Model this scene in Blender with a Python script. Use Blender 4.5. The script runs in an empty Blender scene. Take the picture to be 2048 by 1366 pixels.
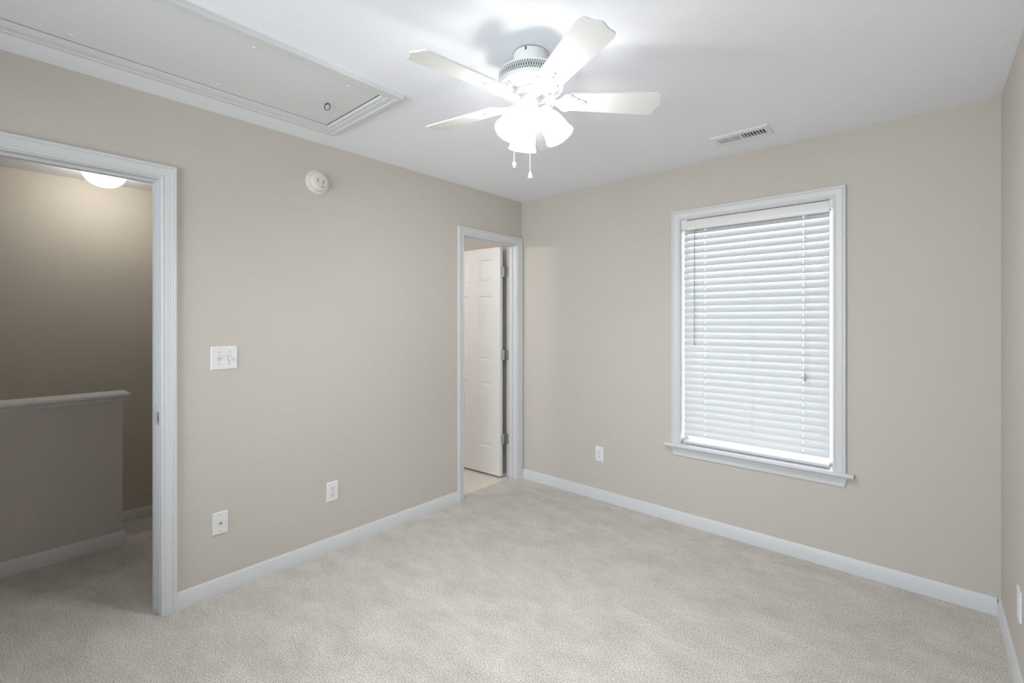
import bpy, bmesh, math, random
from mathutils import Vector

random.seed(7)
C = bpy.context.scene.collection
SC = bpy.context.scene
PI = math.pi

# ------------------------------------------------------------------ camera
W = 2.952                     # room width (x), far wall is y = 0, left wall is x = 0
H = 2.44                      # ceiling height
YB = -4.30                    # wall behind the camera
cd = bpy.data.cameras.new('camera')
cam = bpy.data.objects.new('camera', cd)
C.objects.link(cam)
cd.sensor_width = 36.0
cd.lens = 36.0 * 932.85 / 2048.0
cd.shift_y = -39.7 / 2048.0
cd.clip_start = 0.02
cam.location = (2.6888, -3.1597, 1.3818)
cam.rotation_euler = (PI / 2, 0, math.radians(41.60))
SC.camera = cam

# ------------------------------------------------------------------ colour management
SC.view_settings.view_transform = 'Standard'
SC.view_settings.look = 'None'
SC.view_settings.gamma = 1.0
SC.view_settings.use_curve_mapping = False
SC.view_settings.exposure = 0.0
SC.cycles.use_denoising = True
SC.cycles.max_bounces = 14
SC.cycles.diffuse_bounces = 9
SC.cycles.transparent_max_bounces = 16
SC.cycles.sample_clamp_indirect = 8.0
SC.cycles.caustics_reflective = False
SC.cycles.caustics_refractive = False

# ------------------------------------------------------------------ world: bright overcast sky
wd = bpy.data.worlds.new('sky')
SC.world = wd
wd.use_nodes = True
nt = wd.node_tree
bg = nt.nodes['Background']
SKY = 10.2
tc = nt.nodes.new('ShaderNodeTexCoord')
sx = nt.nodes.new('ShaderNodeSeparateXYZ')
rp = nt.nodes.new('ShaderNodeValToRGB')
rp.color_ramp.elements[0].position = 0.40
rp.color_ramp.elements[0].color = (0.78, 0.785, 0.79, 1)
rp.color_ramp.elements[1].position = 0.60
rp.color_ramp.elements[1].color = (0.72, 0.765, 0.84, 1)
mp = nt.nodes.new('ShaderNodeMapRange')
mp.inputs['From Min'].default_value = -1
mp.inputs['From Max'].default_value = 1
nt.links.new(tc.outputs['Generated'], sx.inputs[0])
nt.links.new(sx.outputs['Z'], mp.inputs['Value'])
nt.links.new(mp.outputs[0], rp.inputs[0])
nt.links.new(rp.outputs[0], bg.inputs['Color'])
bg.inputs['Strength'].default_value = SKY


def portal(name, loc, rot, sx_, sy_):
    l = bpy.data.lights.new(name, 'AREA')
    l.shape = 'RECTANGLE'
    l.size, l.size_y = sx_, sy_
    l.cycles.is_portal = True
    o = bpy.data.objects.new(name, l)
    o.location = loc
    o.rotation_euler = rot
    C.objects.link(o)


# daylight enters by the far window and one added behind the camera
portal('window_portal', (1.8625, 0.135, 1.30), (-PI / 2, 0, 0), 0.87, 1.50)
portal('fill_window_portal', (1.50, YB - 0.12, 1.55), (PI / 2, 0, 0), 2.4, 1.40)


def point(name, loc, watts, color, r=0.03):
    l = bpy.data.lights.new(name, 'POINT')
    l.energy = watts
    l.color = color
    l.shadow_soft_size = r
    o = bpy.data.objects.new(name, l)
    o.location = loc
    C.objects.link(o)
    return o


# lamp strengths (used by the lamps' builders below)
FAN_W, FAN_COL = 37.0, (1.0, 0.985, 0.965)
HALL_W, HALL_COL = 12.5, (1.0, 0.95, 0.82)
BATH_W, BATH_COL = 24.0, (1.0, 0.965, 0.93)


# ------------------------------------------------------------------ materials
def new_mat(name):
    m = bpy.data.materials.new(name)
    m.use_nodes = True
    n = m.node_tree.nodes
    return m, m.node_tree, n['Principled BSDF'], n['Material Output']


def plain(name, col, rough=0.5, metal=0.0, bump=0.0, scale=300.0, spec=0.5):
    m, t, b, o = new_mat(name)
    b.inputs['Base Color'].default_value = (*col, 1)
    b.inputs['Roughness'].default_value = rough
    b.inputs['Metallic'].default_value = metal
    b.inputs['Specular IOR Level'].default_value = spec
    g = t.nodes.new('ShaderNodeNewGeometry')
    nz = t.nodes.new('ShaderNodeTexNoise')
    nz.inputs['Scale'].default_value = scale
    nz.inputs['Detail'].default_value = 3
    t.links.new(g.outputs['Position'], nz.inputs['Vector'])
    if bump:
        bp = t.nodes.new('ShaderNodeBump')
        bp.inputs['Strength'].default_value = bump
        bp.inputs['Distance'].default_value = 0.002
        t.links.new(nz.outputs['Fac'], bp.inputs['Height'])
        t.links.new(bp.outputs[0], b.inputs['Normal'])
    else:
        mr = t.nodes.new('ShaderNodeMapRange')
        mr.inputs['To Min'].default_value = max(0, rough - 0.04)
        mr.inputs['To Max'].default_value = min(1, rough + 0.04)
        t.links.new(nz.outputs['Fac'], mr.inputs['Value'])
        t.links.new(mr.outputs[0], b.inputs['Roughness'])
    return m


M = {}
M['wall'] = plain('beige_wall_paint', (0.59, 0.555, 0.512), 0.75, bump=0.12, scale=220, spec=0.25)
M['ceiling'] = plain('white_ceiling_paint', (0.87, 0.895, 0.955), 0.9, bump=0.08, scale=160, spec=0.2)
M['hatch'] = plain('white_hatch_board', (0.72, 0.73, 0.745), 0.8, bump=0.05, scale=160, spec=0.25)
M['trim'] = plain('white_trim_enamel', (0.685, 0.695, 0.72), 0.38, spec=0.5)
M['plastic'] = plain('white_plastic', (0.80, 0.80, 0.81), 0.35)
M['ivory'] = plain('ivory_plastic', (0.74, 0.72, 0.66), 0.45)
M['dark'] = plain('dark_recess', (0.02, 0.02, 0.02), 0.8)  # near-black standing in for shade in gaps and voids
M['slot'] = plain('grey_slot', (0.10, 0.10, 0.10), 0.7)
M['grey'] = plain('grey_shade', (0.22, 0.22, 0.22), 0.7)
M['chrome'] = plain('brushed_nickel', (0.60, 0.60, 0.59), 0.35, metal=0.75)
M['screw'] = plain('dull_screw', (0.42, 0.42, 0.42), 0.4, metal=0.5)
M['brass'] = plain('pale_brass', (0.72, 0.62, 0.38), 0.35, metal=0.8)
M['fan'] = plain('white_fan_enamel', (0.82, 0.83, 0.84), 0.35)
M['door'] = plain('white_door_paint', (0.82, 0.82, 0.825), 0.42)
M['vent'] = plain('white_vent_metal', (0.80, 0.825, 0.86), 0.45)
M['steel'] = plain('dark_steel', (0.12, 0.12, 0.12), 0.4, metal=0.6)


def carpet():
    m, t, b, o = new_mat('beige_cut_pile_carpet')
    N, L = t.nodes.new, t.links.new
    g = N('ShaderNodeNewGeometry')
    # tufts
    v = N('ShaderNodeTexNoise'); v.inputs['Scale'].default_value = 175; v.inputs['Detail'].default_value = 3.5
    v.inputs['Roughness'].default_value = 0.6
    L(g.outputs['Position'], v.inputs['Vector'])
    r1 = N('ShaderNodeValToRGB')
    e = r1.color_ramp.elements
    e[0].position = 0.31; e[0].color = (0.235, 0.21, 0.175, 1)
    e[1].position = 0.62; e[1].color = (0.755, 0.718, 0.68, 1)
    em = r1.color_ramp.elements.new(0.44); em.color = (0.545, 0.512, 0.468, 1)
    L(v.outputs['Fac'], r1.inputs[0])
    # brushed patches where the pile lies different ways
    mpn = N('ShaderNodeMapping'); mpn.inputs['Rotation'].default_value = (0, 0, math.radians(-35))
    mpn.inputs['Scale'].default_value = (1.7, 2.9, 1)
    L(g.outputs['Position'], mpn.inputs['Vector'])
    p = N('ShaderNodeTexNoise'); p.inputs['Scale'].default_value = 2.6; p.inputs['Detail'].default_value = 9
    p.inputs['Roughness'].default_value = 0.74; p.inputs['Distortion'].default_value = 0.1
    L(mpn.outputs[0], p.inputs['Vector'])
    mr = N('ShaderNodeMapRange')
    mr.inputs['From Min'].default_value = 0.35; mr.inputs['From Max'].default_value = 0.65
    mr.inputs['To Min'].default_value = 0.84; mr.inputs['To Max'].default_value = 1.06
    L(p.outputs['Fac'], mr.inputs['Value'])
    mx = N('ShaderNodeMix'); mx.data_type = 'RGBA'; mx.blend_type = 'MULTIPLY'; mx.inputs['Factor'].default_value = 1
    L(r1.outputs[0], mx.inputs[6])
    cmb = N('ShaderNodeCombineColor')
    for i in range(3):
        L(mr.outputs[0], cmb.inputs[i])
    L(cmb.outputs[0], mx.inputs[7])
    L(mx.outputs[2], b.inputs['Base Color'])
    b.inputs['Roughness'].default_value = 1.0
    b.inputs['Specular IOR Level'].default_value = 0.05
    b.inputs['Sheen Weight'].default_value = 0.15
    bp = N('ShaderNodeBump'); bp.inputs['Strength'].default_value = 0.6; bp.inputs['Distance'].default_value = 0.004
    L(v.outputs['Fac'], bp.inputs['Height'])
    L(bp.outputs[0], b.inputs['Normal'])
    return m


M['carpet'] = carpet()


def tile():
    m, t, b, o = new_mat('cream_bathroom_tile')
    N, L = t.nodes.new, t.links.new
    g = N('ShaderNodeNewGeometry')
    mpn = N('ShaderNodeMapping'); mpn.inputs['Location'].default_value = (0.05, 0.11, 0)
    L(g.outputs['Position'], mpn.inputs['Vector'])
    br = N('ShaderNodeTexBrick')
    br.offset = 0.0
    br.inputs['Scale'].default_value = 1.0
    br.inputs['Brick Width'].default_value = 0.152
    br.inputs['Row Height'].default_value = 0.152
    br.inputs['Mortar Size'].default_value = 0.0022
    br.inputs['Color1'].default_value = (0.80, 0.76, 0.69, 1)
    br.inputs['Color2'].default_value = (0.78, 0.74, 0.67, 1)
    br.inputs['Mortar'].default_value = (0.66, 0.61, 0.54, 1)
    L(mpn.outputs[0], br.inputs['Vector'])
    L(br.outputs['Color'], b.inputs['Base Color'])
    b.inputs['Roughness'].default_value = 0.35
    return m


M['tile'] = tile()


def glow(name, col, strength, clear):
    """lit translucent glass: lets the bulb's light through and glows itself"""
    m, t, b, o = new_mat(name)
    N, L = t.nodes.new, t.links.new
    b.inputs['Base Color'].default_value = (0.9, 0.9, 0.88, 1)
    b.inputs['Roughness'].default_value = 0.3
    b.inputs['Emission Color'].default_value = (*col, 1)
    b.inputs['Emission Strength'].default_value = strength
    tr = N('ShaderNodeBsdfTransparent')
    mx = N('ShaderNodeMixShader'); mx.inputs[0].default_value = clear
    L(b.outputs[0], mx.inputs[1]); L(tr.outputs[0], mx.inputs[2]); L(mx.outputs[0], o.inputs[0])
    return m


M['shade'] = glow('frosted_lamp_glass', (1.0, 0.97, 0.93), 1.4, 0.29)
M['bulb'] = glow('lit_bulb', (1.0, 0.95, 0.86), 6.0, 0.6)
M['dome'] = glow('frosted_dome_glass', (1.0, 0.94, 0.82), 3.0, 0.5)


def glass():
    m, t, b, o = new_mat('window_glass')
    N, L = t.nodes.new, t.links.new
    tr = N('ShaderNodeBsdfTransparent'); tr.inputs[0].default_value = (0.93, 0.96, 0.95, 1)
    gl = N('ShaderNodeBsdfGlossy'); gl.inputs['Roughness'].default_value = 0.02
    fr = N('ShaderNodeFresnel'); fr.inputs['IOR'].default_value = 1.45
    mx = N('ShaderNodeMixShader')
    L(fr.outputs[0], mx.inputs[0]); L(tr.outputs[0], mx.inputs[1]); L(gl.outputs[0], mx.inputs[2])
    L(mx.outputs[0], o.inputs[0])
    return m


M['glass'] = glass()


def slat_mat():
    m, t, b, o = new_mat('white_blind_vinyl')
    N, L = t.nodes.new, t.links.new
    b.inputs['Base Color'].default_value = (0.69, 0.695, 0.71, 1)
    b.inputs['Roughness'].default_value = 0.4
    tl = N('ShaderNodeBsdfTranslucent'); tl.inputs[0].default_value = (0.80, 0.85, 0.92, 1)
    mx = N('ShaderNodeMixShader'); mx.inputs[0].default_value = 0.03
    L(b.outputs[0], mx.inputs[1]); L(tl.outputs[0], mx.inputs[2]); L(mx.outputs[0], o.inputs[0])
    return m


M['slat'] = slat_mat()
M['clear'] = plain('clear_plastic_rod', (0.42, 0.43, 0.45), 0.15)


# ------------------------------------------------------------------ mesh building
class Frame:
    """u along the wall, v up, n out of the wall"""
    def __init__(s, o, u, v, n):
        s.o, s.u, s.v, s.n = Vector(o), Vector(u).normalized(), Vector(v).normalized(), Vector(n).normalized()

    def __call__(s, p):
        return s.o + s.u * p[0] + s.v * p[1] + s.n * p[2]


class MB:
    def __init__(s, fr=None):
        s.v, s.f, s.fr = [], [], fr

    def add(s, vs, fs):
        k = len(s.v)
        s.v += [tuple(s.fr(p)) if s.fr else tuple(p) for p in vs]
        s.f += [[i + k for i in f] for f in fs]
        return s

    def box(s, x0, x1, y0, y1, z0, z1):
        vs = [(x, y, z) for x in (x0, x1) for y in (y0, y1) for z in (z0, z1)]
        return s.add(vs, [(0, 1, 3, 2), (4, 6, 7, 5), (0, 4, 5, 1), (2, 3, 7, 6), (0, 2, 6, 4), (1, 5, 7, 3)])

    def frustum(s, u0, u1, v0, v1, n0, n1, b):
        """plate with sloping edges, u/v rectangle from depth n0 to n1, top inset by b"""
        vs = [(u0, v0, n0), (u1, v0, n0), (u1, v1, n0), (u0, v1, n0),
              (u0, v0, n0 + (n1 - n0) * .45), (u1, v0, n0 + (n1 - n0) * .45), (u1, v1, n0 + (n1 - n0) * .45), (u0, v1, n0 + (n1 - n0) * .45),
              (u0 + b, v0 + b, n1), (u1 - b, v0 + b, n1), (u1 - b, v1 - b, n1), (u0 + b, v1 - b, n1)]
        fs = [(3, 2, 1, 0), (8, 9, 10, 11)]
        for k in (0, 4):
            for i in range(4):
                j = (i + 1) % 4
                fs.append((k + i, k + j, k + 4 + j, k + 4 + i))
        return s.add(vs, fs)

    def poly(s, pts, n0, n1):
        """flat outline in u,v extruded from n0 to n1"""
        k = len(pts)
        vs = [(p[0], p[1], n0) for p in pts] + [(p[0], p[1], n1) for p in pts]
        fs = [list(range(k))[::-1], list(range(k, 2 * k))]
        for i in range(k):
            j = (i + 1) % k
            fs.append((i, j, k + j, k + i))
        return s.add(vs, fs)

    def lathe(s, o, axis, prof, n=40, caps=True):
        """prof: (distance along axis, radius)"""
        o = Vector(o); a = Vector(axis).normalized()
        e1 = a.orthogonal().normalized(); e2 = a.cross(e1)
        vs, fs = [], []
        for t, r in prof:
            for i in range(n):
                q = 2 * PI * i / n
                vs.append(o + a * t + (e1 * math.cos(q) + e2 * math.sin(q)) * r)
        m = len(prof)
        for k in range(m - 1):
            for i in range(n):
                j = (i + 1) % n
                fs.append((k * n + i, k * n + j, (k + 1) * n + j, (k + 1) * n + i))
        if caps:
            fs.append(list(range(n))[::-1]); fs.append([(m - 1) * n + i for i in range(n)])
        return s.add(vs, fs)

    def tube(s, pts, r, n=8):
        pts = [Vector(p) for p in pts]
        vs, fs = [], []
        for k, p in enumerate(pts):
            d = (pts[min(k + 1, len(pts) - 1)] - pts[max(k - 1, 0)]).normalized()
            ref = Vector((0, 0, 1)) if abs(d.z) < .9 else Vector((1, 0, 0))
            e1 = d.cross(ref).normalized(); e2 = d.cross(e1)
            for i in range(n):
                q = 2 * PI * i / n
                vs.append(p + (e1 * math.cos(q) + e2 * math.sin(q)) * r)
        for k in range(len(pts) - 1):
            for i in range(n):
                j = (i + 1) % n
                fs.append((k * n + i, k * n + j, (k + 1) * n + j, (k + 1) * n + i))
        fs.append(list(range(n))[::-1]); fs.append([(len(pts) - 1) * n + i for i in range(n)])
        return s.add(vs, fs)

    def grid(s, us, vs_, opens, n0, n1, extra=()):
        """slab in u,v from n0 to n1 with rectangular openings (u0,u1,v0,v1); cuts are made at every edge"""
        U = sorted(set([us[0], us[1]] + [x for o in opens for x in o[:2]] + [x for o in extra for x in o[:2]]))
        V = sorted(set([vs_[0], vs_[1]] + [x for o in opens for x in o[2:]] + [x for o in extra for x in o[2:]]))
        U = [x for x in U if us[0] <= x <= us[1]]; V = [x for x in V if vs_[0] <= x <= vs_[1]]
        idx = {}
        P = []

        def vid(i, j, k):
            if (i, j, k) not in idx:
                idx[(i, j, k)] = len(P)
                P.append((U[i], V[j], n1 if k else n0))
            return idx[(i, j, k)]

        def solid(i, j):
            if i < 0 or j < 0 or i >= len(U) - 1 or j >= len(V) - 1:
                return False
            cu, cv = (U[i] + U[i + 1]) / 2, (V[j] + V[j + 1]) / 2
            return not any(o[0] < cu < o[1] and o[2] < cv < o[3] for o in opens)
        F = []
        for i in range(len(U) - 1):
            for j in range(len(V) - 1):
                if not solid(i, j):
                    continue
                F.append((vid(i, j, 1), vid(i + 1, j, 1), vid(i + 1, j + 1, 1), vid(i, j + 1, 1)))
                F.append((vid(i, j, 0), vid(i, j + 1, 0), vid(i + 1, j + 1, 0), vid(i + 1, j, 0)))
                for (di, dj, a, b) in ((-1, 0, (i, j), (i, j + 1)), (1, 0, (i + 1, j), (i + 1, j + 1)),
                                       (0, -1, (i, j), (i + 1, j)), (0, 1, (i, j + 1), (i + 1, j + 1))):
                    if not solid(i + di, j + dj):
                        F.append((vid(*a, 0), vid(*b, 0), vid(*b, 1), vid(*a, 1)))
        return s.add(P, F)

    def casing(s, a0, a1, z0, z1, prof, closed=False):
        """moulding around an opening, mitred; prof (distance out from the opening, height off the wall)"""
        m = len(prof)
        vs, fs = [], []
        for d, h in prof:
            if closed:
                vs += [(a0 - d, z0 - d, h), (a0 - d, z1 + d, h), (a1 + d, z1 + d, h), (a1 + d, z0 - d, h)]
            else:
                vs += [(a0 - d, z0, h), (a0 - d, z1 + d, h), (a1 + d, z1 + d, h), (a1 + d, z0, h)]
        for k in range(m):
            l = (k + 1) % m
            for i in range(4 if closed else 3):
                j = (i + 1) % 4
                fs.append((k * 4 + i, k * 4 + j, l * 4 + j, l * 4 + i))
        if not closed:
            fs.append([k * 4 for k in range(m)]); fs.append([k * 4 + 3 for k in range(m)][::-1])
        return s.add(vs, fs)

    def run(s, u0, u1, prof, m0=0, m1=0):
        """straight moulding along u; prof (v, n); m0/m1 = mitre at the ends (+1 grows with n, -1 shrinks)"""
        m = len(prof)
        vs = [(u0 - m0 * n, v, n) for v, n in prof] + [(u1 + m1 * n, v, n) for v, n in prof]
        fs = [list(range(m))[::-1], list(range(m, 2 * m))]
        for i in range(m):
            j = (i + 1) % m
            fs.append((i, j, m + j, m + i))
        return s.add(vs, fs)

    def build(s, name, mat, parent=None, smooth=None):
        off = Vector((0, 0, 0))
        if parent is not None:
            q = parent
            while q is not None:
                off += Vector(q.location); q = q.parent
        me = bpy.data.meshes.new(name)
        me.from_pydata([tuple(Vector(p) - off) for p in s.v], [], s.f)
        bm = bmesh.new(); bm.from_mesh(me)
        bmesh.ops.recalc_face_normals(bm, faces=bm.faces)
        bm.to_mesh(me); bm.free()
        me.materials.append(mat)
        if smooth:
            for p in me.polygons:
                p.use_smooth = True
            me.set_sharp_from_angle(angle=math.radians(smooth))
        o = bpy.data.objects.new(name, me)
        C.objects.link(o)
        if parent is not None:
            o.parent = parent
        return o


def tag(o, label, cat, kind=None, group=None):
    o['label'] = label; o['category'] = cat
    if kind: o['kind'] = kind
    if group: o['group'] = group
    return o


def thing(name, label, cat, loc, kind=None, group=None):
    o = bpy.data.objects.new(name, None)
    o.empty_display_size = 0.05
    o.location = loc
    C.objects.link(o)
    return tag(o, label, cat, kind, group)


def struct(mb, name, mat, label, cat, smooth=None):
    return tag(mb.build(name, mat, None, smooth), label, cat, 'structure')


LW = Frame((0, 0, 0), (0, 1, 0), (0, 0, 1), (1, 0, 0))       # left wall, room side
LWH = Frame((-.115, 0, 0), (0, 1, 0), (0, 0, 1), (-1, 0, 0))  # its other side
FW = Frame((0, 0, 0), (1, 0, 0), (0, 0, 1), (0, -1, 0))      # far wall
RW = Frame((W, 0, 0), (0, 1, 0), (0, 0, 1), (-1, 0, 0))      # right wall
BW = Frame((0, YB, 0), (1, 0, 0), (0, 0, 1), (0, 1, 0))      # wall behind the camera
CL = Frame((0, 0, H), (1, 0, 0), (0, 1, 0), (0, 0, -1))      # ceiling, looking down

# ------------------------------------------------------------------ openings
D1 = (-3.385, -2.622)      # hall doorway, along y
D2 = (-0.696, -0.072)      # bathroom doorway
DH = 2.052
WN = (1.427, 2.299, 0.545, 2.078)    # window opening x0 x1 z0 z1
W2 = (0.30, 2.70, 0.85, 2.25)        # unseen window, added behind the camera for fill daylight
HX = -2.02                            # far wall of the stair hall
LZ = -0.19                            # landing one step down
HATCH = (0.266, 0.799, -3.30, -1.931)

# ------------------------------------------------------------------ shell
struct(MB(LW).grid((YB, 0.14), (-0.25, H), [(D1[0] - .019, D1[1] + .019, -.06, DH + .019), (D2[0] - .019, D2[1] + .019, -.06, DH + .019)], -0.115, 0),
       'wall_left', M['wall'], 'beige painted wall with the two doorways', 'wall')
struct(MB(FW).grid((0.0, W), (-0.25, H), [(WN[0], WN[1], .530, WN[3])], -0.14, 0),
       'wall_far', M['wall'], 'beige painted wall around the window with white blinds', 'wall')
struct(MB().box(W, W + .14, YB, .14, -.25, H), 'wall_right', M['wall'], 'strip of pale wall at the right edge of the photo', 'wall')
struct(MB(BW).grid((-.115, W + .14), (-.25, H), [W2], -.14, 0), 'wall_back', M['wall'], 'beige wall behind the camera', 'wall')
struct(MB(CL).grid((HX - .14, W + .14), (YB - .14, .14), [HATCH, (1.775, 2.035, -.352, -.278)], -.16, 0),
       'ceiling', M['ceiling'], 'flat white ceiling carrying the fan', 'ceiling')
struct(MB().box(HX - .14, W + .14, YB - .14, .14, H + .40, H + .46), 'attic_light_cover', M['dark'], 'unseen dark slab added above the attic hatch to keep sky light out', 'ceiling')  # added cover: stops sky light leaking through the hatch gap
bx = MB()  # sides of the added light cover, painted dark for the void's shade
for a in ((HX - .14, HX - .12, YB - .14, .14), (W + .12, W + .14, YB - .14, .14)):
    bx.box(*a, H + .16, H + .40)
for a in ((HX - .12, W + .12, YB - .14, YB - .12), (HX - .12, W + .12, .12, .14)):
    bx.box(*a, H + .16, H + .40)
struct(bx, 'attic_light_sides', M['dark'], 'unseen dark sides added above the ceiling to keep sky light out', 'wall')
# carpet: room, through the hall doorway, to the top step
fl = MB()
fl.box(0, W, YB, 0, -.05, 0)
fl.box(-.115, 0, D1[0] - .019, D1[1] + .019, -.05, 0)
fl.box(-.065, 0, D2[0] - .019, D2[1] + .019, -.05, 0)
fl.box(-1.16, -.115, YB, -1.95, -.05, 0)
struct(fl, 'floor', M['carpet'], 'beige cut-pile carpet over the bedroom and hall', 'carpet')
struct(MB().box(-2.02, -.065, -1.85, 0, -.05, -.004), 'floor_bathroom', M['tile'], 'cream square floor tiles beyond the bathroom doorway', 'floor')
struct(MB().box(HX, -1.17, YB, -1.95, LZ - .05, LZ), 'floor_landing', M['carpet'], 'carpeted stair landing one step below the hall', 'floor')
struct(MB().box(-1.17, -1.145, -2.59, -1.95, LZ - .05, -.001), 'floor_step', M['carpet'], 'carpeted riser of the step down to the landing', 'floor')
# hall and bathroom walls
struct(MB().box(HX - .14, HX, YB - .14, .14, LZ - .05, H), 'wall_hall_far', M['wall'], 'tall beige stairwell wall behind the knee wall', 'wall')
struct(MB().box(HX, -.115, -1.95, -1.85, LZ - .05, H), 'wall_hall_side', M['wall'], 'beige wall between the hall and the bathroom', 'wall')
struct(MB().box(HX, -.115, YB - .14, YB, LZ - .05, H), 'wall_hall_near', M['wall'], 'beige end wall of the hall', 'wall')
struct(MB().box(HX, -.115, 0, .14, -.25, H), 'wall_bathroom', M['wall'], 'beige bathroom wall behind the open panel door', 'wall')
# knee wall beside the stairs
struct(MB().box(-1.165, -1.05, YB, -2.597, LZ - .02, .90), 'wall_knee', M['wall'], 'low beige knee wall with a white cap in the hall', 'wall')

# knee wall cap
cap = MB()
cap.add(*(lambda x0, x1, y1: ([(x0, YB, .917), (x1, YB, .917), (x1, y1, .917), (x0, y1, .917),
                               (x0 - .006, YB, .923), (x1 + .006, YB, .923), (x1 + .006, y1 + .006, .923), (x0 - .006, y1 + .006, .923),
                               (x0 - .006, YB, .934), (x1 + .006, YB, .934), (x1 + .006, y1 + .006, .934), (x0 - .006, y1 + .006, .934),
                               (x0, YB, .940), (x1, YB, .940), (x1, y1, .940), (x0, y1, .940)],
                              [(0, 3, 2, 1), (12, 13, 14, 15)] + [(k + i, k + (i + 1) % 4, k + 4 + (i + 1) % 4, k + 4 + i) for k in (0, 4, 8) for i in range(4)]))(-1.195, -1.018, -2.569))
for (dz0, dz1, e0, e1) in ((.906, .917, .010, .020), (.893, .906, .006, .010)):
    x0, x1, y1 = -1.165, -1.05, -2.597
    cap.add([(x0 - e0, YB, dz0), (x1 + e0, YB, dz0), (x1 + e0, y1 + e0, dz0), (x0 - e0, y1 + e0, dz0),
             (x0 - e1, YB, dz1), (x1 + e1, YB, dz1), (x1 + e1, y1 + e1, dz1), (x0 - e1, y1 + e1, dz1)],
            [(0, 3, 2, 1), (4, 5, 6, 7)] + [(i, (i + 1) % 4, 4 + (i + 1) % 4, 4 + i) for i in range(4)])
struct(cap, 'trim_1', M['trim'], 'white moulded cap along the top of the knee wall', 'trim')

# ------------------------------------------------------------------ baseboards
BP = [(0, 0), (0, .014), (.058, .014), (.064, .011), (.070, .0105), (.077, .007), (.082, .004), (.082, 0)]
struct(MB(LW).run(-2.557, -.752, BP), 'baseboard_left', M['trim'], 'white baseboard between the two doorways', 'baseboard', 30)
struct(MB(FW).run(.014, W - .014, BP, 0, 0), 'baseboard_far', M['trim'], 'white baseboard below the window', 'baseboard', 30)
struct(MB(RW).run(YB, 0, BP), 'baseboard_right', M['trim'], 'white baseboard at the bottom right of the photo', 'baseboard', 30)
struct(MB(BW).run(0, W - .014, BP), 'baseboard_back', M['trim'], 'white baseboard behind the camera', 'baseboard', 30)
kb = MB(Frame((-1.05, 0, 0), (0, 1, 0), (0, 0, 1), (1, 0, 0))).run(YB, -2.597, BP, 0, 1)
kb.fr = Frame((0, -2.597, 0), (1, 0, 0), (0, 0, 1), (0, 1, 0)); kb.run(-1.165, -1.05, BP, 0, 1)
struct(kb, 'baseboard_knee', M['trim'], 'white baseboard wrapped around the foot of the knee wall', 'baseboard', 30)
struct(MB(Frame((HX, 0, LZ), (0, 1, 0), (0, 0, 1), (1, 0, 0))).run(YB, -1.95, BP), 'baseboard_landing', M['trim'],
       'dim white baseboard of the lower stair landing', 'baseboard', 30)

# ------------------------------------------------------------------ door casings
CP = [(0, 0), (0, .009), (.004, .0115), (.009, .0115), (.012, .009), (.015, .0115), (.022, .0135), (.034, .0145), (.041, .0155),
      (.0435, .0185), (.046, .0175), (.0475, .0165), (.050, .0185), (.057, .0185), (.060, .0155), (.060, 0)]


def doorway(name, d, label, sy0, sy1):
    root = thing(name, label, 'door frame', (-.057, (d[0] + d[1]) / 2, 0), 'structure')
    MB(LW).casing(d[0] - .006, d[1] + .006, 0, DH + .006, CP).build('casing', M['trim'], root, 25)
    MB(LWH).casing(d[0] - .006, d[1] + .006, 0, DH + .006, CP).build('casing', M['trim'], root, 25)
    j = MB()
    t = .0185
    j.box(-.1155, .0005, d[0] - t, d[0], 0, DH)
    j.box(-.1155, .0005, d[1], d[1] + t, 0, DH)
    j.box(-.1155, .0005, d[0] - t, d[1] + t, DH, DH + t)
    j.build('jamb', M['trim'], root)
    s = MB()
    s.box(sy0, sy1, d[0], d[0] + .011, 0, DH - .011)
    s.box(sy0, sy1, d[1] - .011, d[1], 0, DH - .011)
    s.box(sy0, sy1, d[0], d[1], DH - .011, DH)
    s.build('door_stop', M['trim'], root)
    return root


hallway = doorway('door_1', D1, 'white cased doorway to the hall at the left edge', -.078, -.043)
bathway = doorway('door_2', D2, 'white cased doorway to the bathroom in the room corner', -.075, -.040)

# strike plate on the hall doorway's jamb
sp = MB(Frame((-.022, D1[1], .926), (1, 0, 0), (0, 0, 1), (0, -1, 0)))
sp.grid((-.0165, .0225), (-.03, .03), [(-.007, .007, -.013, .013)], 0, .0016)
st = sp.build('strike_plate', M['chrome'], hallway)
MB(Frame((-.022, D1[1], .926), (1, 0, 0), (0, 0, 1), (0, -1, 0))).box(-.007, .007, -.013, .013, 0, .0006).build('latch_hole', M['dark'], st)

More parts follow.
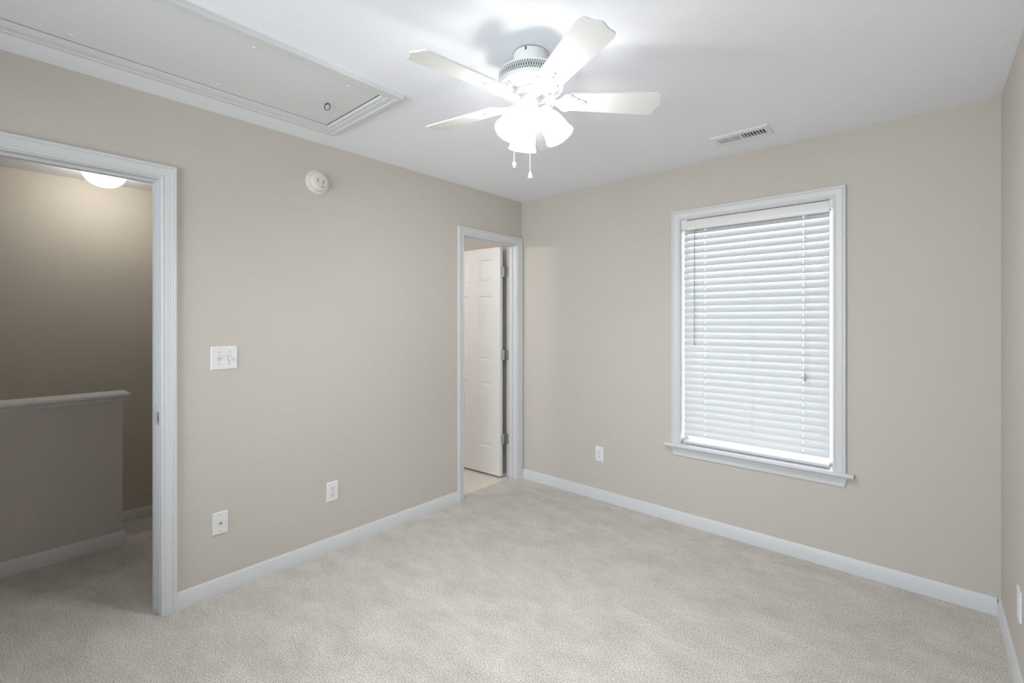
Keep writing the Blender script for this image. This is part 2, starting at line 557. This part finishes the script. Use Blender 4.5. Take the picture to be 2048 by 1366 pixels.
# ------------------------------------------------------------------ bathroom door, six panels, open
ang = math.radians(4.0)
du = Vector((-math.cos(ang), -math.sin(ang), 0))
dn = Vector((math.sin(ang), -math.cos(ang), 0))
LT = .035
HP = Vector((-.126, -.117, .016))
DF = Frame(HP, du, (0, 0, 1), dn)
LWID, LHGT = .618, 2.026
door = thing('panel_door', 'white six-panel bathroom door standing open beyond the corner doorway', 'door', HP)
panels = []
for (u0, u1) in ((.094, .242), (.376, .524)):
    for (v0, v1) in ((.236, .822), (1.016, 1.598), (1.706, 1.922)):
        panels.append((u0, u1, v0, v1))
lf = MB(DF).grid((0, LWID), (0, LHGT), panels, 0, LT)
for (u0, u1, v0, v1) in panels:
    for side, sgn in ((LT, -1), (0, 1)):
        rings = [(0, 0), (.006, .0065), (.016, .0075), (.019, .0065), (.036, .0015)]
        vs, fs = [], []
        for ins, dep in rings:
            vs += [(u0 + ins, v0 + ins, side + sgn * dep), (u1 - ins, v0 + ins, side + sgn * dep),
                   (u1 - ins, v1 - ins, side + sgn * dep), (u0 + ins, v1 - ins, side + sgn * dep)]
        for k in range(len(rings) - 1):
            for i in range(4):
                jn = (i + 1) % 4
                fs.append((k * 4 + i, k * 4 + jn, k * 4 + 4 + jn, k * 4 + 4 + i))
        e = (len(rings) - 1) * 4
        fs.append((e, e + 1, e + 2, e + 3))
        lf.add(vs, fs)
leaf = lf.build('leaf', M['door'], door)


def plate_outline(w, h, r, n=5, x0=0.0):
    """plate from x0 to x0+w with the two outer corners rounded"""
    pts = [(x0, -h / 2)]
    for (cx, cy, a0) in ((x0 + w - r, -h / 2 + r, -90), (x0 + w - r, h / 2 - r, 0)):
        for i in range(n + 1):
            a = math.radians(a0 + 90 * i / n)
            pts.append((cx + r * math.cos(a), cy + r * math.sin(a)))
    pts.append((x0, h / 2))
    return pts


for z in (1.826, 1.084, .337):
    kz = z
    knuckle = Vector((-.1315, -.094, kz))
    h = MB().lathe(knuckle - Vector((0, 0, .045)), (0, 0, 1), [(0, .0045), (.002, .0058), (.088, .0058), (.090, .0045)], 14)
    hinge = h.build('hinge', M['chrome'], door, 40)
    e = DF(Vector((0, 0, LT * .5)))
    MB(Frame((HP.x + .0005, HP.y, kz), dn, (0, 0, 1), (1, 0, 0))).poly(plate_outline(.029, .089, .008, 5, -.012), -.0005, .0017).build('hinge_leaf', M['chrome'], hinge)
    MB(Frame((-.1305, D2[1] - .0022, kz), (1, 0, 0), (0, 0, 1), (0, -1, 0))).poly(plate_outline(.041, .089, .008, 5, -.001), -.002, 0).build('hinge_leaf', M['chrome'], hinge)
    sc = MB(Frame((HP.x + .0022, HP.y, kz), dn, (0, 0, 1), (1, 0, 0)))
    for (a, b) in ((.006, .030), (.011, 0), (.006, -.030)):
        sc.lathe((a, b, -.0003), (0, 0, 1), [(0, .0032), (.0006, .0026)], 8)
    sc.fr = Frame((-.1305, D2[1] - .0022, kz), (1, 0, 0), (0, 0, 1), (0, -1, 0))
    for (a, b) in ((.027, .030), (.032, 0), (.027, -.030)):
        sc.lathe((a, b, -.0003), (0, 0, 1), [(0, .0032), (.0006, .0026)], 8)
    sc.build('hinge_screws', M['slot'], hinge)

# ------------------------------------------------------------------ window
win = thing('window_1', 'tall white-framed window behind the closed blinds', 'window', (1.863, 0, .545), 'structure')
MB(FW).casing(WN[0] + .003, WN[1] - .001, WN[2], WN[3] + .001, CP).build('casing', M['trim'], win, 25)
jb = MB()
jb.box(WN[0] - .001, WN[0] + .004, -.0005, .14, WN[2], WN[3])
jb.box(WN[1] - .004, WN[1] + .001, -.0005, .14, WN[2], WN[3])
jb.box(WN[0], WN[1], -.0005, .14, WN[3] - .004, WN[3] + .001)
jb.build('jamb', M['trim'], win)
sl = MB()
# stool with rounded nose and horns
SP = [(.522, 0), (.522, .036), (.525, .042), (.5335, .046), (.542, .042), (.545, .036), (.545, 0)]
FS = Frame((0, 0, 0), (1, 0, 0), (0, 0, 1), (0, -1, 0))
sl.fr = FS
sl.run(1.326, 2.394, SP)
sl.run(WN[0] + .004, WN[1] - .004, [(.522, -.139), (.522, .001), (.545, .001), (.545, -.139)])
sl.build('stool', M['trim'], win, 40)
ap = MB(FS)
AP = [(.465, 0), (.465, .009), (.470, .0105), (.478, .0105), (.484, .010), (.494, .014), (.504, .020), (.512, .023), (.522, .024), (.522, 0)]
vs, fs, m = [], [], len(AP)
for u0, sg in ((1.372, 1), (2.364, -1)):
    for v, n in AP:
        vs.append((u0 + sg * (.522 - v) * .22, v, n))
fs = [list(range(m))[::-1], list(range(m, 2 * m))] + [(i, (i + 1) % m, m + (i + 1) % m, m + i) for i in range(m)]
ap.add(vs, fs)
ap.build('apron', M['trim'], win, 40)
sf = MB(Frame((0, 0, 0), (1, 0, 0), (0, 0, 1), (0, -1, 0)))
sf.grid((WN[0] + .004, WN[1] - .004), (.5455, 2.074), [(WN[0] + .016, WN[1] - .016, .562, 2.045)], -.130, -.100)
sash = sf.build('sash', M['trim'], win)
MB().box(WN[0] + .012, WN[1] - .012, .113, .117, .558, 2.049).build('pane', M['glass'], sash)

w2 = thing('fill_window', 'unseen window added behind the camera to fill the room with daylight', 'window', (1.50, YB, .85), 'structure')
MB(BW).casing(W2[0], W2[1], W2[2], W2[3], CP, True).build('casing', M['trim'], w2, 25)
MB(BW).grid((W2[0], W2[1]), (W2[2], W2[3]), [(W2[0] + .04, 1.48, W2[2] + .04, W2[3] - .04), (1.52, W2[1] - .04, W2[2] + .04, W2[3] - .04)], -.11, -.07).build('sash', M['trim'], w2)
MB(BW).box(W2[0] + .03, W2[1] - .03, W2[2] + .03, W2[3] - .03, -.092, -.088).build('pane', M['glass'], w2)

# ------------------------------------------------------------------ blinds
BX0, BX1, BY = 1.4405, 2.277, .046
blind = thing('window_blind', 'closed white two-inch horizontal blinds hanging inside the window', 'blinds', (1.863, BY, .545))
vb = MB(Frame((0, .012, 0), (1, 0, 0), (0, 0, 1), (0, -1, 0)))
VP = [(2.004, -.006), (2.004, .001), (2.010, .004), (2.030, .0045), (2.058, .0045), (2.066, .003), (2.070, .000), (2.070, -.006)]
vb.run(1.470, 2.279, VP)
vb.build('valance', M['plastic'], blind, 40)
bk = MB()
bk.box(1.4315, 1.470, .006, .062, 2.010, 2.0735)
bk.build('bracket', M['plastic'], blind)
bk = MB()
bk.box(2.2795, 2.2945, .010, .062, 2.022, 2.0735)
bk.build('bracket', M['vent'], blind)
MB().box(1.445, 2.285, .021, .064, 2.022, 2.066).build('headrail', M['vent'], blind)
pitch, z_low, nsl = .04445, .6225, 32
slv = MB()
T = math.radians(62)
LX = (1.579, 1.871, 2.146)
for k in range(nsl):
    zc = z_low + pitch * k
    a = T + random.uniform(-.012, .012)
    fr = Frame((0, BY, zc), (1, 0, 0), (0, math.cos(a), math.sin(a)), (0, -math.sin(a), math.cos(a)))
    slv.fr = fr
    hw, th = .0252, .0013
    holes = [(x - .0012, x + .0012, -.010, .010) for x in (LX[0], LX[2])]
    slv.grid((BX0, BX1), (-hw, hw), holes, -th, th)
slv.build('slats', M['slat'], blind)
br_ = MB(Frame((0, BY, 0), (1, 0, 0), (0, 0, 1), (0, -1, 0)))
br_.run(BX0 + .001, BX1 - .001, [(.549, -.025), (.549, .025), (.553, .027), (.563, .027), (.567, .024), (.567, -.025)])
br_.build('bottom_rail', M['slat'], blind, 40)
ld = []
for x in LX:
    c = MB()
    for yy in (BY - .0285, BY + .0285):
        c.tube([(x, yy, .566), (x, yy, 2.03)], .0007, 5)
    for k in range(nsl):
        zc = z_low + pitch * k - .004
        c.tube([(x, BY - .0285, zc - .016), (x, BY + .0285, zc + .016)], .0005, 4)
    c.build('ladder_cord', M['plastic'], blind)
wand = MB().tube([(1.5205, .014, 2.008), (1.5195, .012, 1.99), (1.5185, .010, 1.232)], .0032, 8)
wand.lathe((1.5185, .010, 1.222), (0, 0, 1), [(0, .003), (.002, .0042), (.02, .0042), (.024, .003)], 10)
wo = wand.build('tilt_wand', M['clear'], blind, 40)
MB().tube([(1.5205, .014, 2.006), (1.5215, .008, 2.003), (1.5205, .010, 1.992)], .0016, 6).build('hook', M['chrome'], wo)
cords = MB()
cords.tube([(2.160, .013, 2.006), (2.1605, .011, 1.85), (2.1600, .010, 1.088)], .0009, 6)
cords.tube([(2.163, .013, 2.006), (2.162, .011, 1.85), (2.1615, .010, 1.088)], .0009, 6)
co = cords.build('lift_cord', M['plastic'], blind)
MB().lathe((2.161, .0115, 1.866), (0, 0, 1), [(0, .003), (.002, .005), (.016, .005), (.018, .003)], 12).build('cord_joiner', M['plastic'], co, 40)
MB().lathe((2.1605, .010, 1.036), (0, 0, 1), [(0, .0075), (.003, .0085), (.012, .0065), (.03, .0055), (.045, .003), (.052, .0022)], 14).build('tassel', M['clear'], co, 40)

# ------------------------------------------------------------------ wall plates
def outlet(fr_o, u, n, label):
    root = thing('electrical_outlet', label, 'outlet', fr_o, group='duplex outlets')
    fr = Frame(fr_o, u, (0, 0, 1), n)
    MB(fr).frustum(-.0362, .0362, -.0585, .0585, 0, .0062, .0035).build('cover_plate', M['plastic'], root)
    for s in (-1, 1):
        cv = s * .0195
        pts = []
        for i in range(28):
            a = 2 * PI * i / 28
            pts.append((.0172 * math.cos(a), cv + max(-.0135, min(.0135, .0172 * math.sin(a)))))
        rc = MB(fr).poly(pts, .006, .0078).build('receptacle', M['plastic'], root)
        sl_ = MB(fr)
        sl_.box(-.0078, -.0054, cv - .0005, cv + .0085, .0074, .0080)
        sl_.box(.0052, .0074, cv + .0005, cv + .0078, .0074, .0080)
        sl_.poly([(.0030 * math.cos(2 * PI * i / 12), cv - .0072 + .0030 * math.sin(2 * PI * i / 12)) for i in range(12)], .0074, .0080)
        sl_.build('slots', M['dark'], rc)
    MB(fr).lathe((0, 0, .0055), (0, 0, 1), [(0, .0034), (.0014, .003)], 12).build('screw', M['screw'], root)
    return root


outlet((0, -1.7705, .355), (0, 1, 0), (1, 0, 0), 'white duplex outlet on the wall between the doorways, near the baseboard')
outlet((.7935, 0, .355), (1, 0, 0), (0, -1, 0), 'white duplex outlet low on the window wall, left of the window sill')
outlet((W, -.594, .325), (0, -1, 0), (-1, 0, 0), 'white outlet seen edge-on at the right edge above the baseboard')

sw = thing('light_switch', 'white double toggle light switch plate beside the hall doorway', 'light switch', (0, -2.3525, 1.1965))
fr = Frame((0, -2.3525, 1.1965), (0, 1, 0), (0, 0, 1), (1, 0, 0))
MB(fr).frustum(-.0605, .0605, -.0595, .0595, 0, .0062, .0035).build('cover_plate', M['plastic'], sw)
for uu, up in ((-.023, 1), (.023, -1)):
    tg = MB(fr)
    tg.box(uu - .0055, uu + .0055, -.0125, .0125, .0058, .0068)
    t_ = tg.build('toggle', M['plastic'], sw)
    lv = MB(fr)
    c0, c1 = (-.004, .010) if up > 0 else (.004, -.010)
    lv.add([(uu - .0042, c0 - .005, .006), (uu + .0042, c0 - .005, .006), (uu + .0042, c0 + .005, .006), (uu - .0042, c0 + .005, .006),
            (uu - .0036, c1 - .004, .019), (uu + .0036, c1 - .004, .019), (uu + .0036, c1 + .003, .020), (uu - .0036, c1 + .003, .020)],
           [(0, 3, 2, 1), (4, 5, 6, 7)] + [(i, (i + 1) % 4, 4 + (i + 1) % 4, 4 + i) for i in range(4)])
    lv.build('lever', M['plastic'], t_)
    rec = MB(fr).grid((uu - .0068, uu + .0068), (-.0145, .0145), [(uu - .0055, uu + .0055, -.0125, .0125)], .0060, .0066)
    rec.build('toggle_surround', M['screw'], t_)
    for vv in (-.030, .030):
        MB(fr).lathe((uu, vv, .0056), (0, 0, 1), [(0, .0034), (.0013, .003)], 12).build('screw', M['screw'], sw)

cb = thing('cable_jack', 'white wall plate with a single round cable socket, left of the outlet', 'wall plate', (0, -2.3705, .3575))
fr = Frame((0, -2.3705, .3575), (0, 1, 0), (0, 0, 1), (1, 0, 0))
MB(fr).frustum(-.0355, .0355, -.0565, .0565, 0, .0062, .0035).build('cover_plate', M['plastic'], cb)
cn = MB(fr).lathe((0, 0, .0055), (0, 0, 1), [(0, .0078), (.003, .0078), (.003, .0048), (.012, .0046), (.012, .0028)], 6).build('connector', M['chrome'], cb)
MB(fr).lathe((0, 0, .0172), (0, 0, 1), [(0, .0026), (.0006, .0026)], 10).build('connector_hole', M['dark'], cn)
for vv in (-.0415, .0415):
    MB(fr).lathe((0, vv, .0056), (0, 0, 1), [(0, .0034), (.0013, .003)], 12).build('screw', M['screw'], cb)

# ------------------------------------------------------------------ smoke detector
sd = thing('smoke_detector', 'round cream smoke detector high on the wall between the doorways', 'smoke detector', (0, -1.864, 2.203))
fr = Frame((0, -1.864, 2.203), (0, 1, 0), (0, 0, 1), (1, 0, 0))
MB(fr).lathe((0, 0, 0), (0, 0, 1), [(0, .069), (.006, .069), (.010, .066), (.012, .060), (.013, .055)], 48).build('base', M['ivory'], sd, 35)
cv = MB(fr).lathe((0, 0, .012), (0, 0, 1), [(0, .0525), (.002, .054), (.014, .0535), (.022, .051), (.027, .046), (.0295, .038), (.030, .02), (.030, 0.0005)], 48).build('cover', M['ivory'], sd, 40)
vt = MB(fr)


def crescent(a0, a1, r0, r1, n=14):
    pts = [(r1 * math.cos(math.radians(a0 + (a1 - a0) * i / n)), r1 * math.sin(math.radians(a0 + (a1 - a0) * i / n))) for i in range(n + 1)]
    pts += [(r0 * math.cos(math.radians(a1 + (a0 - a1) * i / n)), r0 * math.sin(math.radians(a1 + (a0 - a1) * i / n))) for i in range(n + 1)]
    return pts


vt.poly(crescent(130, 215, .013, .021), .0418, .0424)
vt.poly(crescent(-50, 40, .016, .024), .0418, .0424)
vt.build('sounder_slots', M['screw'], cv)
MB(fr).lathe((-.010, -.028, .0412), (0, 0, 1), [(0, .010), (.003, .0095), (.004, .008)], 20).build('test_button', M['ivory'], cv, 40)
nn = MB(fr)
nn.box(.010, .014, -.036, -.028, .0405, .0422); nn.box(.017, .021, -.035, -.027, .0402, .0420)
nn.build('notches', M['slot'], cv)
MB(fr).lathe((.020, .034, .040), (0, 0, 1), [(0, .0022), (.0016, .0018)], 10).build('indicator', M['slot'], cv)

# ------------------------------------------------------------------ attic hatch
hx0, hx1, hy0, hy1 = HATCH
ah = thing('attic_hatch', 'white attic access panel in the ceiling above the hall doorway wall', 'attic hatch', ((hx0 + hx1) / 2, (hy0 + hy1) / 2, H))
MB(CL).casing(hx0 + .006, hx1 - .006, hy0 + .006, hy1 - .006,
              [(0, 0), (0, .008), (.004, .0105), (.012, .0105), (.016, .008), (.020, .012), (.032, .0145), (.046, .0165), (.050, .020), (.068, .020), (.072, .017), (.072, 0)], True).build('frame', M['trim'], ah, 25)
MB().box(hx0 + .003, hx1 - .003, hy0 + .004, hy1 - .012, H + .003, H + .013).build('panel', M['hatch'], ah)
ring = MB()
ro = Vector((.512, -2.06, H - .014))
pts = []
for i in range(25):
    a = 2 * PI * i / 24
    pts.append(ro + Vector((.015 * math.cos(a) * .8, .015 * math.cos(a) * .5, .016 * math.sin(a))))
ring.tube(pts, .0025, 7)
rg = ring.build('pull_ring', M['steel'], ah, 40)
MB().lathe((.512, -2.06, H + .0035), (0, 0, -1), [(0, .006), (.002, .005), (.005, .002)], 12).build('eyelet', M['steel'], rg)
for (x, y) in ((.744, -2.47), (.741, -2.077), (.324, -2.47), (.333, -2.08), (.744, -2.95), (.324, -2.95)):
    MB().lathe((x, y, H + .0035), (0, 0, -1), [(0, .009), (.0015, .0085), (.0028, .005)], 12).build('screw', M['plastic'], ah, 40)

# ------------------------------------------------------------------ ceiling register
vx0, vx1, vy0, vy1 = 1.753, 2.057, -.392, -.238
vn = thing('ceiling_vent', 'white rectangular air vent in the ceiling above the window', 'air vent', ((vx0 + vx1) / 2, (vy0 + vy1) / 2, H))
sx0, sx1, sy0, sy1 = 1.783, 2.030, -.350, -.280
vf = MB(CL)
xm = (sx0 + sx1) / 2 - .004
nl = 8
cells = []
for (a, b) in ((sx0, xm - .004), (xm + .004, sx1)):
    w_ = (b - a) / nl
    for i in range(nl):
        cells.append((a + w_ * i + w_ * .18, a + w_ * i + w_ * .88, sy0, sy1))
vf.grid((vx0 + .008, vx1 - .008), (vy0 + .008, vy1 - .008), cells, .0065, .0085)
# sloping rim
vs = []
for ins, hh in ((0, 0), (0, .002), (.008, .0085), (.008, .0065), (.010, 0)):
    vs += [(vx0 + ins, vy0 + ins, hh), (vx1 - ins, vy0 + ins, hh), (vx1 - ins, vy1 - ins, hh), (vx0 + ins, vy1 - ins, hh)]
vf.add(vs, [(k * 4 + i, k * 4 + (i + 1) % 4, k * 4 + 4 + (i + 1) % 4, k * 4 + 4 + i) for k in range(4) for i in range(4)])
vf.build('frame', M['vent'], vn)
for part in (0, 1):
    lv = MB(CL)
    for (a, b, c, d) in cells[part * nl:(part + 1) * nl]:
        w_ = b - a
        if part == 0:       # leaning towards the room: the fin closes the slot
            lv.add([(a - .002, c, .006), (a - .0005, c, .006), (b + .006, c, -.012), (b + .0045, c, -.012),
                    (a - .002, d, .006), (a - .0005, d, .006), (b + .006, d, -.012), (b + .0045, d, -.012)],
                   [(0, 1, 2, 3), (4, 7, 6, 5), (0, 4, 5, 1), (1, 5, 6, 2), (2, 6, 7, 3), (3, 7, 4, 0)])
        else:               # leaning along the view: the dark sheet shows
            lv.add([(b, c, .006), (b + .0015, c, .006), (a - .004, c, -.014), (a - .0055, c, -.014),
                    (b, d, .006), (b + .0015, d, .006), (a - .004, d, -.014), (a - .0055, d, -.014)],
                   [(0, 1, 2, 3), (4, 7, 6, 5), (0, 4, 5, 1), (1, 5, 6, 2), (2, 6, 7, 3), (3, 7, 4, 0)])
    lv.build('louvres', M['vent'] if part == 0 else M['grey'], vn)  # right-half fins coloured grey as painted shade in their slots
MB().box(1.775, 2.035, -.352, -.278, H + .03, H + .034).build('vent_shade', M['dark'], vn)  # dark sheet painted in for the shade behind the vent slots
for x in (vx0 + .018, vx1 - .018):
    MB(CL).lathe((x, (vy0 + vy1) / 2, .008), (0, 0, 1), [(0, .0035), (.0015, .003)], 10).build('screw', M['screw'], vn)

# ------------------------------------------------------------------ ceiling fan
HUB = Vector((1.519, -1.732, H))
FWD = Vector((-math.sin(math.radians(41.6)), math.cos(math.radians(41.6)), 0))
RGT = Vector((FWD.y, -FWD.x, 0))
fan = thing('ceiling_fan', 'white five-blade ceiling fan with three lit glass lamp shades', 'ceiling fan', HUB)
UP = Vector((0, 0, 1))


def lz(prof, name, mat, parent, n=48, sm=30):
    """lathe about the fan axis, prof = (z, r)"""
    return MB().lathe((HUB.x, HUB.y, 0), (0, 0, 1), prof, n).build(name, mat, parent, sm)


lz([(2.4355, .060), (2.440, .060)], 'canopy_gap_shade', M['dark'], fan)  # dark ring painted in for the shadow gap above the canopy
can = lz([(2.361, .0665), (2.364, .067), (2.430, .067), (2.4352, .066)], 'canopy', M['fan'], fan)
sd_ = (-FWD * .95 - RGT * .31).normalized()
MB(Frame(HUB + sd_ * .0665 - UP * .013, sd_.cross(UP), UP, sd_)).poly([(-.0028, -.006), (.0028, -.006), (.0028, .006), (-.0028, .006)], -.001, .0012).build('mounting_slot', M['dark'], can)
lz([(2.3605, .066), (2.3612, .116), (2.359, .1245), (2.355, .1275), (2.351, .1275), (2.350, .1205), (2.320, .1205), (2.319, .1285), (2.316, .1295),
    (2.309, .1310), (2.303, .1310), (2.3005, .1285), (2.299, .120), (2.290, .094), (2.285, .078), (2.284, .05)], 'motor_housing', M['fan'], fan, 64, 35)
# pierced lattice band
gr = MB()
ng = 84
for k in range(ng):
    for sgn in (-1, 1):
        pts = []
        for i in range(5):
            t_ = i / 4
            a = 2 * PI * (k + sgn * (t_ - .5) * 1.0) / ng
            pts.append((HUB.x + .1255 * math.cos(a), HUB.y + .1255 * math.sin(a), 2.3195 + .031 * t_))
        gr.tube(pts, .00115, 5)
gl_ = gr.build('lattice_band', M['fan'], fan)
lz([(2.3205, .1212), (2.3495, .1212)], 'lattice_backing', M['grey'], fan)
# radial slots in the housing's underside
rs = MB()
for k in range(40):
    a = 2 * PI * k / 40
    d = Vector((math.cos(a), math.sin(a), 0)); t_ = Vector((-d.y, d.x, 0))
    nrm = Vector((d.x * .33, d.y * .33, -1)).normalized()
    f_ = Frame(Vector((HUB.x, HUB.y, 0)) + d * .1075 + UP * 2.2946, d + UP * .34, t_, nrm)
    rs.fr = f_
    rs.box(-.0095, .0095, -.0015, .0015, -.0005, .0007)
rs.build('cooling_slots', M['screw'], fan)
lz([(2.2845, .040), (2.2840, .070), (2.278, .073), (2.268, .073), (2.2655, .070), (2.2650, .03)], 'flywheel', M['fan'], fan)

pit = math.radians(-12)
BZ = 2.2565
for k in range(5):
    a = math.radians(-99 + 72 * k)
    d = Vector((math.cos(a), math.sin(a), 0)); t0 = Vector((-d.y, d.x, 0))
    tt = t0 * math.cos(pit) + UP * math.sin(pit)
    nn_ = d.cross(tt).normalized()
    f_ = Frame(Vector((HUB.x, HUB.y, BZ)), d, tt, nn_)
    # blade outline: tapering board with an ogee tip
    r0, r1 = .142, .508
    w0, w1 = .050, .0655
    pts = []
    side = 14
    for i in range(side + 1):
        q = i / side
        pts.append((r0 + .012 + (r1 - .020 - r0 - .012) * q, -(w0 + (w1 - w0) * q)))
    # tip, from -w1 to +w1
    tipn = 30
    for i in range(1, tipn):
        s_ = -1 + 2 * i / tipn
        base = r1 + .0135 * (0.5 + 0.5 * math.cos(PI * min(1, abs(s_) / .62))) ** 1.1
        edge = 0
        if abs(s_) > .70:
            edge = .020 * (1 - math.sqrt(max(0, 1 - ((abs(s_) - .70) / .30) ** 2)))
        pts.append((base - edge, w1 * s_))
    for i in range(side + 1):
        q = 1 - i / side
        pts.append((r0 + .012 + (r1 - .020 - r0 - .012) * q, (w0 + (w1 - w0) * q)))
    for i in range(1, 10):
        s_ = 1 - 2 * i / 10
        pts.append((r0 + .012 * abs(s_) ** 3 - .002 * math.cos(s_ * 3), w0 * s_))
    bl = MB(f_).poly(pts, -.003, .003).build('blade', M['fan'], fan)
    # blade iron: neck from the flywheel and a scalloped plate under the blade
    bi = MB(f_)
    half = [(.060, .011), (.085, .010), (.105, .013), (.118, .024), (.128, .040), (.140, .049), (.152, .050), (.160, .045), (.166, .034),
            (.176, .030), (.184, .026), (.192, .018), (.204, .014), (.214, .010), (.220, .004)]
    out = [(r, -w) for r, w in half] + [(r, w) for r, w in half[::-1]]
    bi.poly(out, -.0085, -.0035)
    iron = bi.build('blade_iron', M['fan'], bl)
    bead = MB(f_)
    bead.tube([(.066, 0, -.009), (.10, 0, -.0125), (.13, 0, -.0125), (.165, 0, -.010), (.205, 0, -.009)], .0055, 8)
    for sg in (-1, 1):
        bead.tube([(.098, sg * .006, -.009), (.118, sg * .022, -.0105), (.135, sg * .041, -.0105), (.150, sg * .044, -.0095), (.158, sg * .037, -.009)], .0042, 7)
        bead.tube([(.120, sg * .006, -.009), (.138, sg * .018, -.0100), (.156, sg * .026, -.0095), (.172, sg * .024, -.009), (.186, sg * .015, -.009)], .0032, 7)
    bead.build('scrollwork', M['fan'], iron, 60)

lz([(2.2655, .028), (2.2705, .030), (2.2712, .0405), (2.2685, .0425), (2.2300, .0425), (2.2290, .0415)], 'switch_housing', M['fan'], fan)
lz([(2.1800, .003), (2.1815, .009), (2.186, .0125), (2.192, .022), (2.203, .031), (2.214, .037), (2.226, .0395), (2.2295, .0390)], 'light_kit', M['fan'], fan)

for phi in (105, -15, 225):
    p_ = math.radians(phi)
    d = RGT * math.cos(p_) + FWD * math.sin(p_)
    ax = (d * .50 - UP * .866).normalized()
    o = Vector((HUB.x, HUB.y, 0)) + d * .056 + UP * 2.207
    sh = MB()
    prof = [(0, .0235), (.004, .0255), (.010, .0265), (.020, .0330), (.036, .0405), (.055, .0455), (.078, .0490), (.098, .0515), (.110, .0545), (.119, .0585), (.122, .0590)]
    inner = [(t_ + (.0005 if t_ < .12 else 0), r - .0022) for t_, r in prof[::-1]]
    sh.lathe(o, ax, prof + inner, 40, caps=False)
    shade = sh.build('lamp_shade', M['shade'], fan, 40)
    MB().lathe(o + ax * .034, ax, [(0, .010), (.012, .013), (.026, .020), (.040, .0225), (.054, .019), (.062, .010), (.064, .002)], 20).build('bulb', M['bulb'], shade, 60)
    hd = MB()
    hd.tube([Vector((HUB.x, HUB.y, 2.212)) + d * .020, o - d * .012 - UP * -.004, o - ax * .012], .0095, 12)
    hd.lathe(o - ax * .018, ax, [(0, .012), (.006, .021), (.012, .0285), (.026, .0290), (.027, .0275)], 28)
    hold = hd.build('shade_holder', M['fan'], fan, 40)
    sd2 = ax.cross(UP).normalized()
    up2 = sd2.cross(ax)
    for q in (90, 210, 330):
        e = (sd2 * math.cos(math.radians(q)) + up2 * math.sin(math.radians(q)))
        MB().lathe(o + ax * .001 + e * .027, e, [(0, .0018), (.006, .0018), (.006, .0040), (.010, .0040), (.011, .003)], 10).build('thumb_screw', M['brass'], hold, 40)
    point('fan_lamp', o + ax * .080, FAN_W, FAN_COL, .024)

# pull chains
for (ro_, fo_, zt, zb, name, flip) in ((-.0645, -.020, 2.2455, 2.004, 'pull_chain', True), (-.003, -.041, 2.205, 1.9590, 'pull_chain', False)):
    c0 = Vector((HUB.x, HUB.y, 0)) + RGT * ro_ + FWD * fo_
    ch = MB()
    st_ = Vector((HUB.x, HUB.y, 0)) + (c0 - Vector((HUB.x, HUB.y, 0))).normalized() * .036
    ch.tube([st_ + UP * zt, c0 + UP * zt, c0 + UP * (zt - .006)], .0022, 6)
    ch.tube([c0 + UP * zt, c0 + UP * zb], .0007, 5)
    z = zt - .008
    while z > zb:
        p = c0 + UP * z
        ch.lathe(p - UP * .0013, UP, [(0, .0004), (.0006, .00135), (.0020, .00135), (.0026, .0004)], 6)
        z -= .0042
    chain = ch.build(name, M['fan'], fan, 60)
    if flip:
        MB().lathe(c0 + UP * (zb + .001), -UP, [(0, .002), (.001, .006), (.004, .0078), (.009, .0076), (.018, .0052), (.023, .0035)], 16).build('pull_knob', M['fan'], chain, 40)
        MB().tube([c0 + UP * (zb - .021), c0 + UP * (zb - .033) + RGT * .003], .0013, 6).build('pull_tip', M['slot'], chain)
    else:
        MB().lathe(c0 + UP * (zb + .001), -UP, [(0, .002), (.001, .0038), (.006, .0052), (.014, .0068), (.021, .0080), (.0235, .0078), (.0225, .0045)], 16).build('pull_knob', M['fan'], chain, 40)

# ------------------------------------------------------------------ hall lamp
hl = Vector((-1.528, -2.623, H))
lamp = thing('ceiling_light', 'lit white dome light on the hall ceiling', 'ceiling light', hl)
MB().lathe(hl, (0, 0, -1), [(0, .105), (.016, .105), (.020, .100), (.020, .03)], 40).build('base', M['fan'], lamp, 40)
MB().lathe(hl, (0, 0, -1), [(.014, .114), (.018, .122), (.034, .123), (.062, .116), (.092, .099), (.115, .075), (.129, .044), (.1335, .018), (.134, .0005)], 48, caps=False).build('dome', M['dome'], lamp, 60)
point('hall_lamp', hl - UP * .095, HALL_W, HALL_COL, .035)

# bathroom vanity bulbs, out of sight beyond the wall
for x in (-.95, -.80):
    point('bathroom_lamp', (x, -1.76, 2.09), BATH_W / 2, BATH_COL, .03)
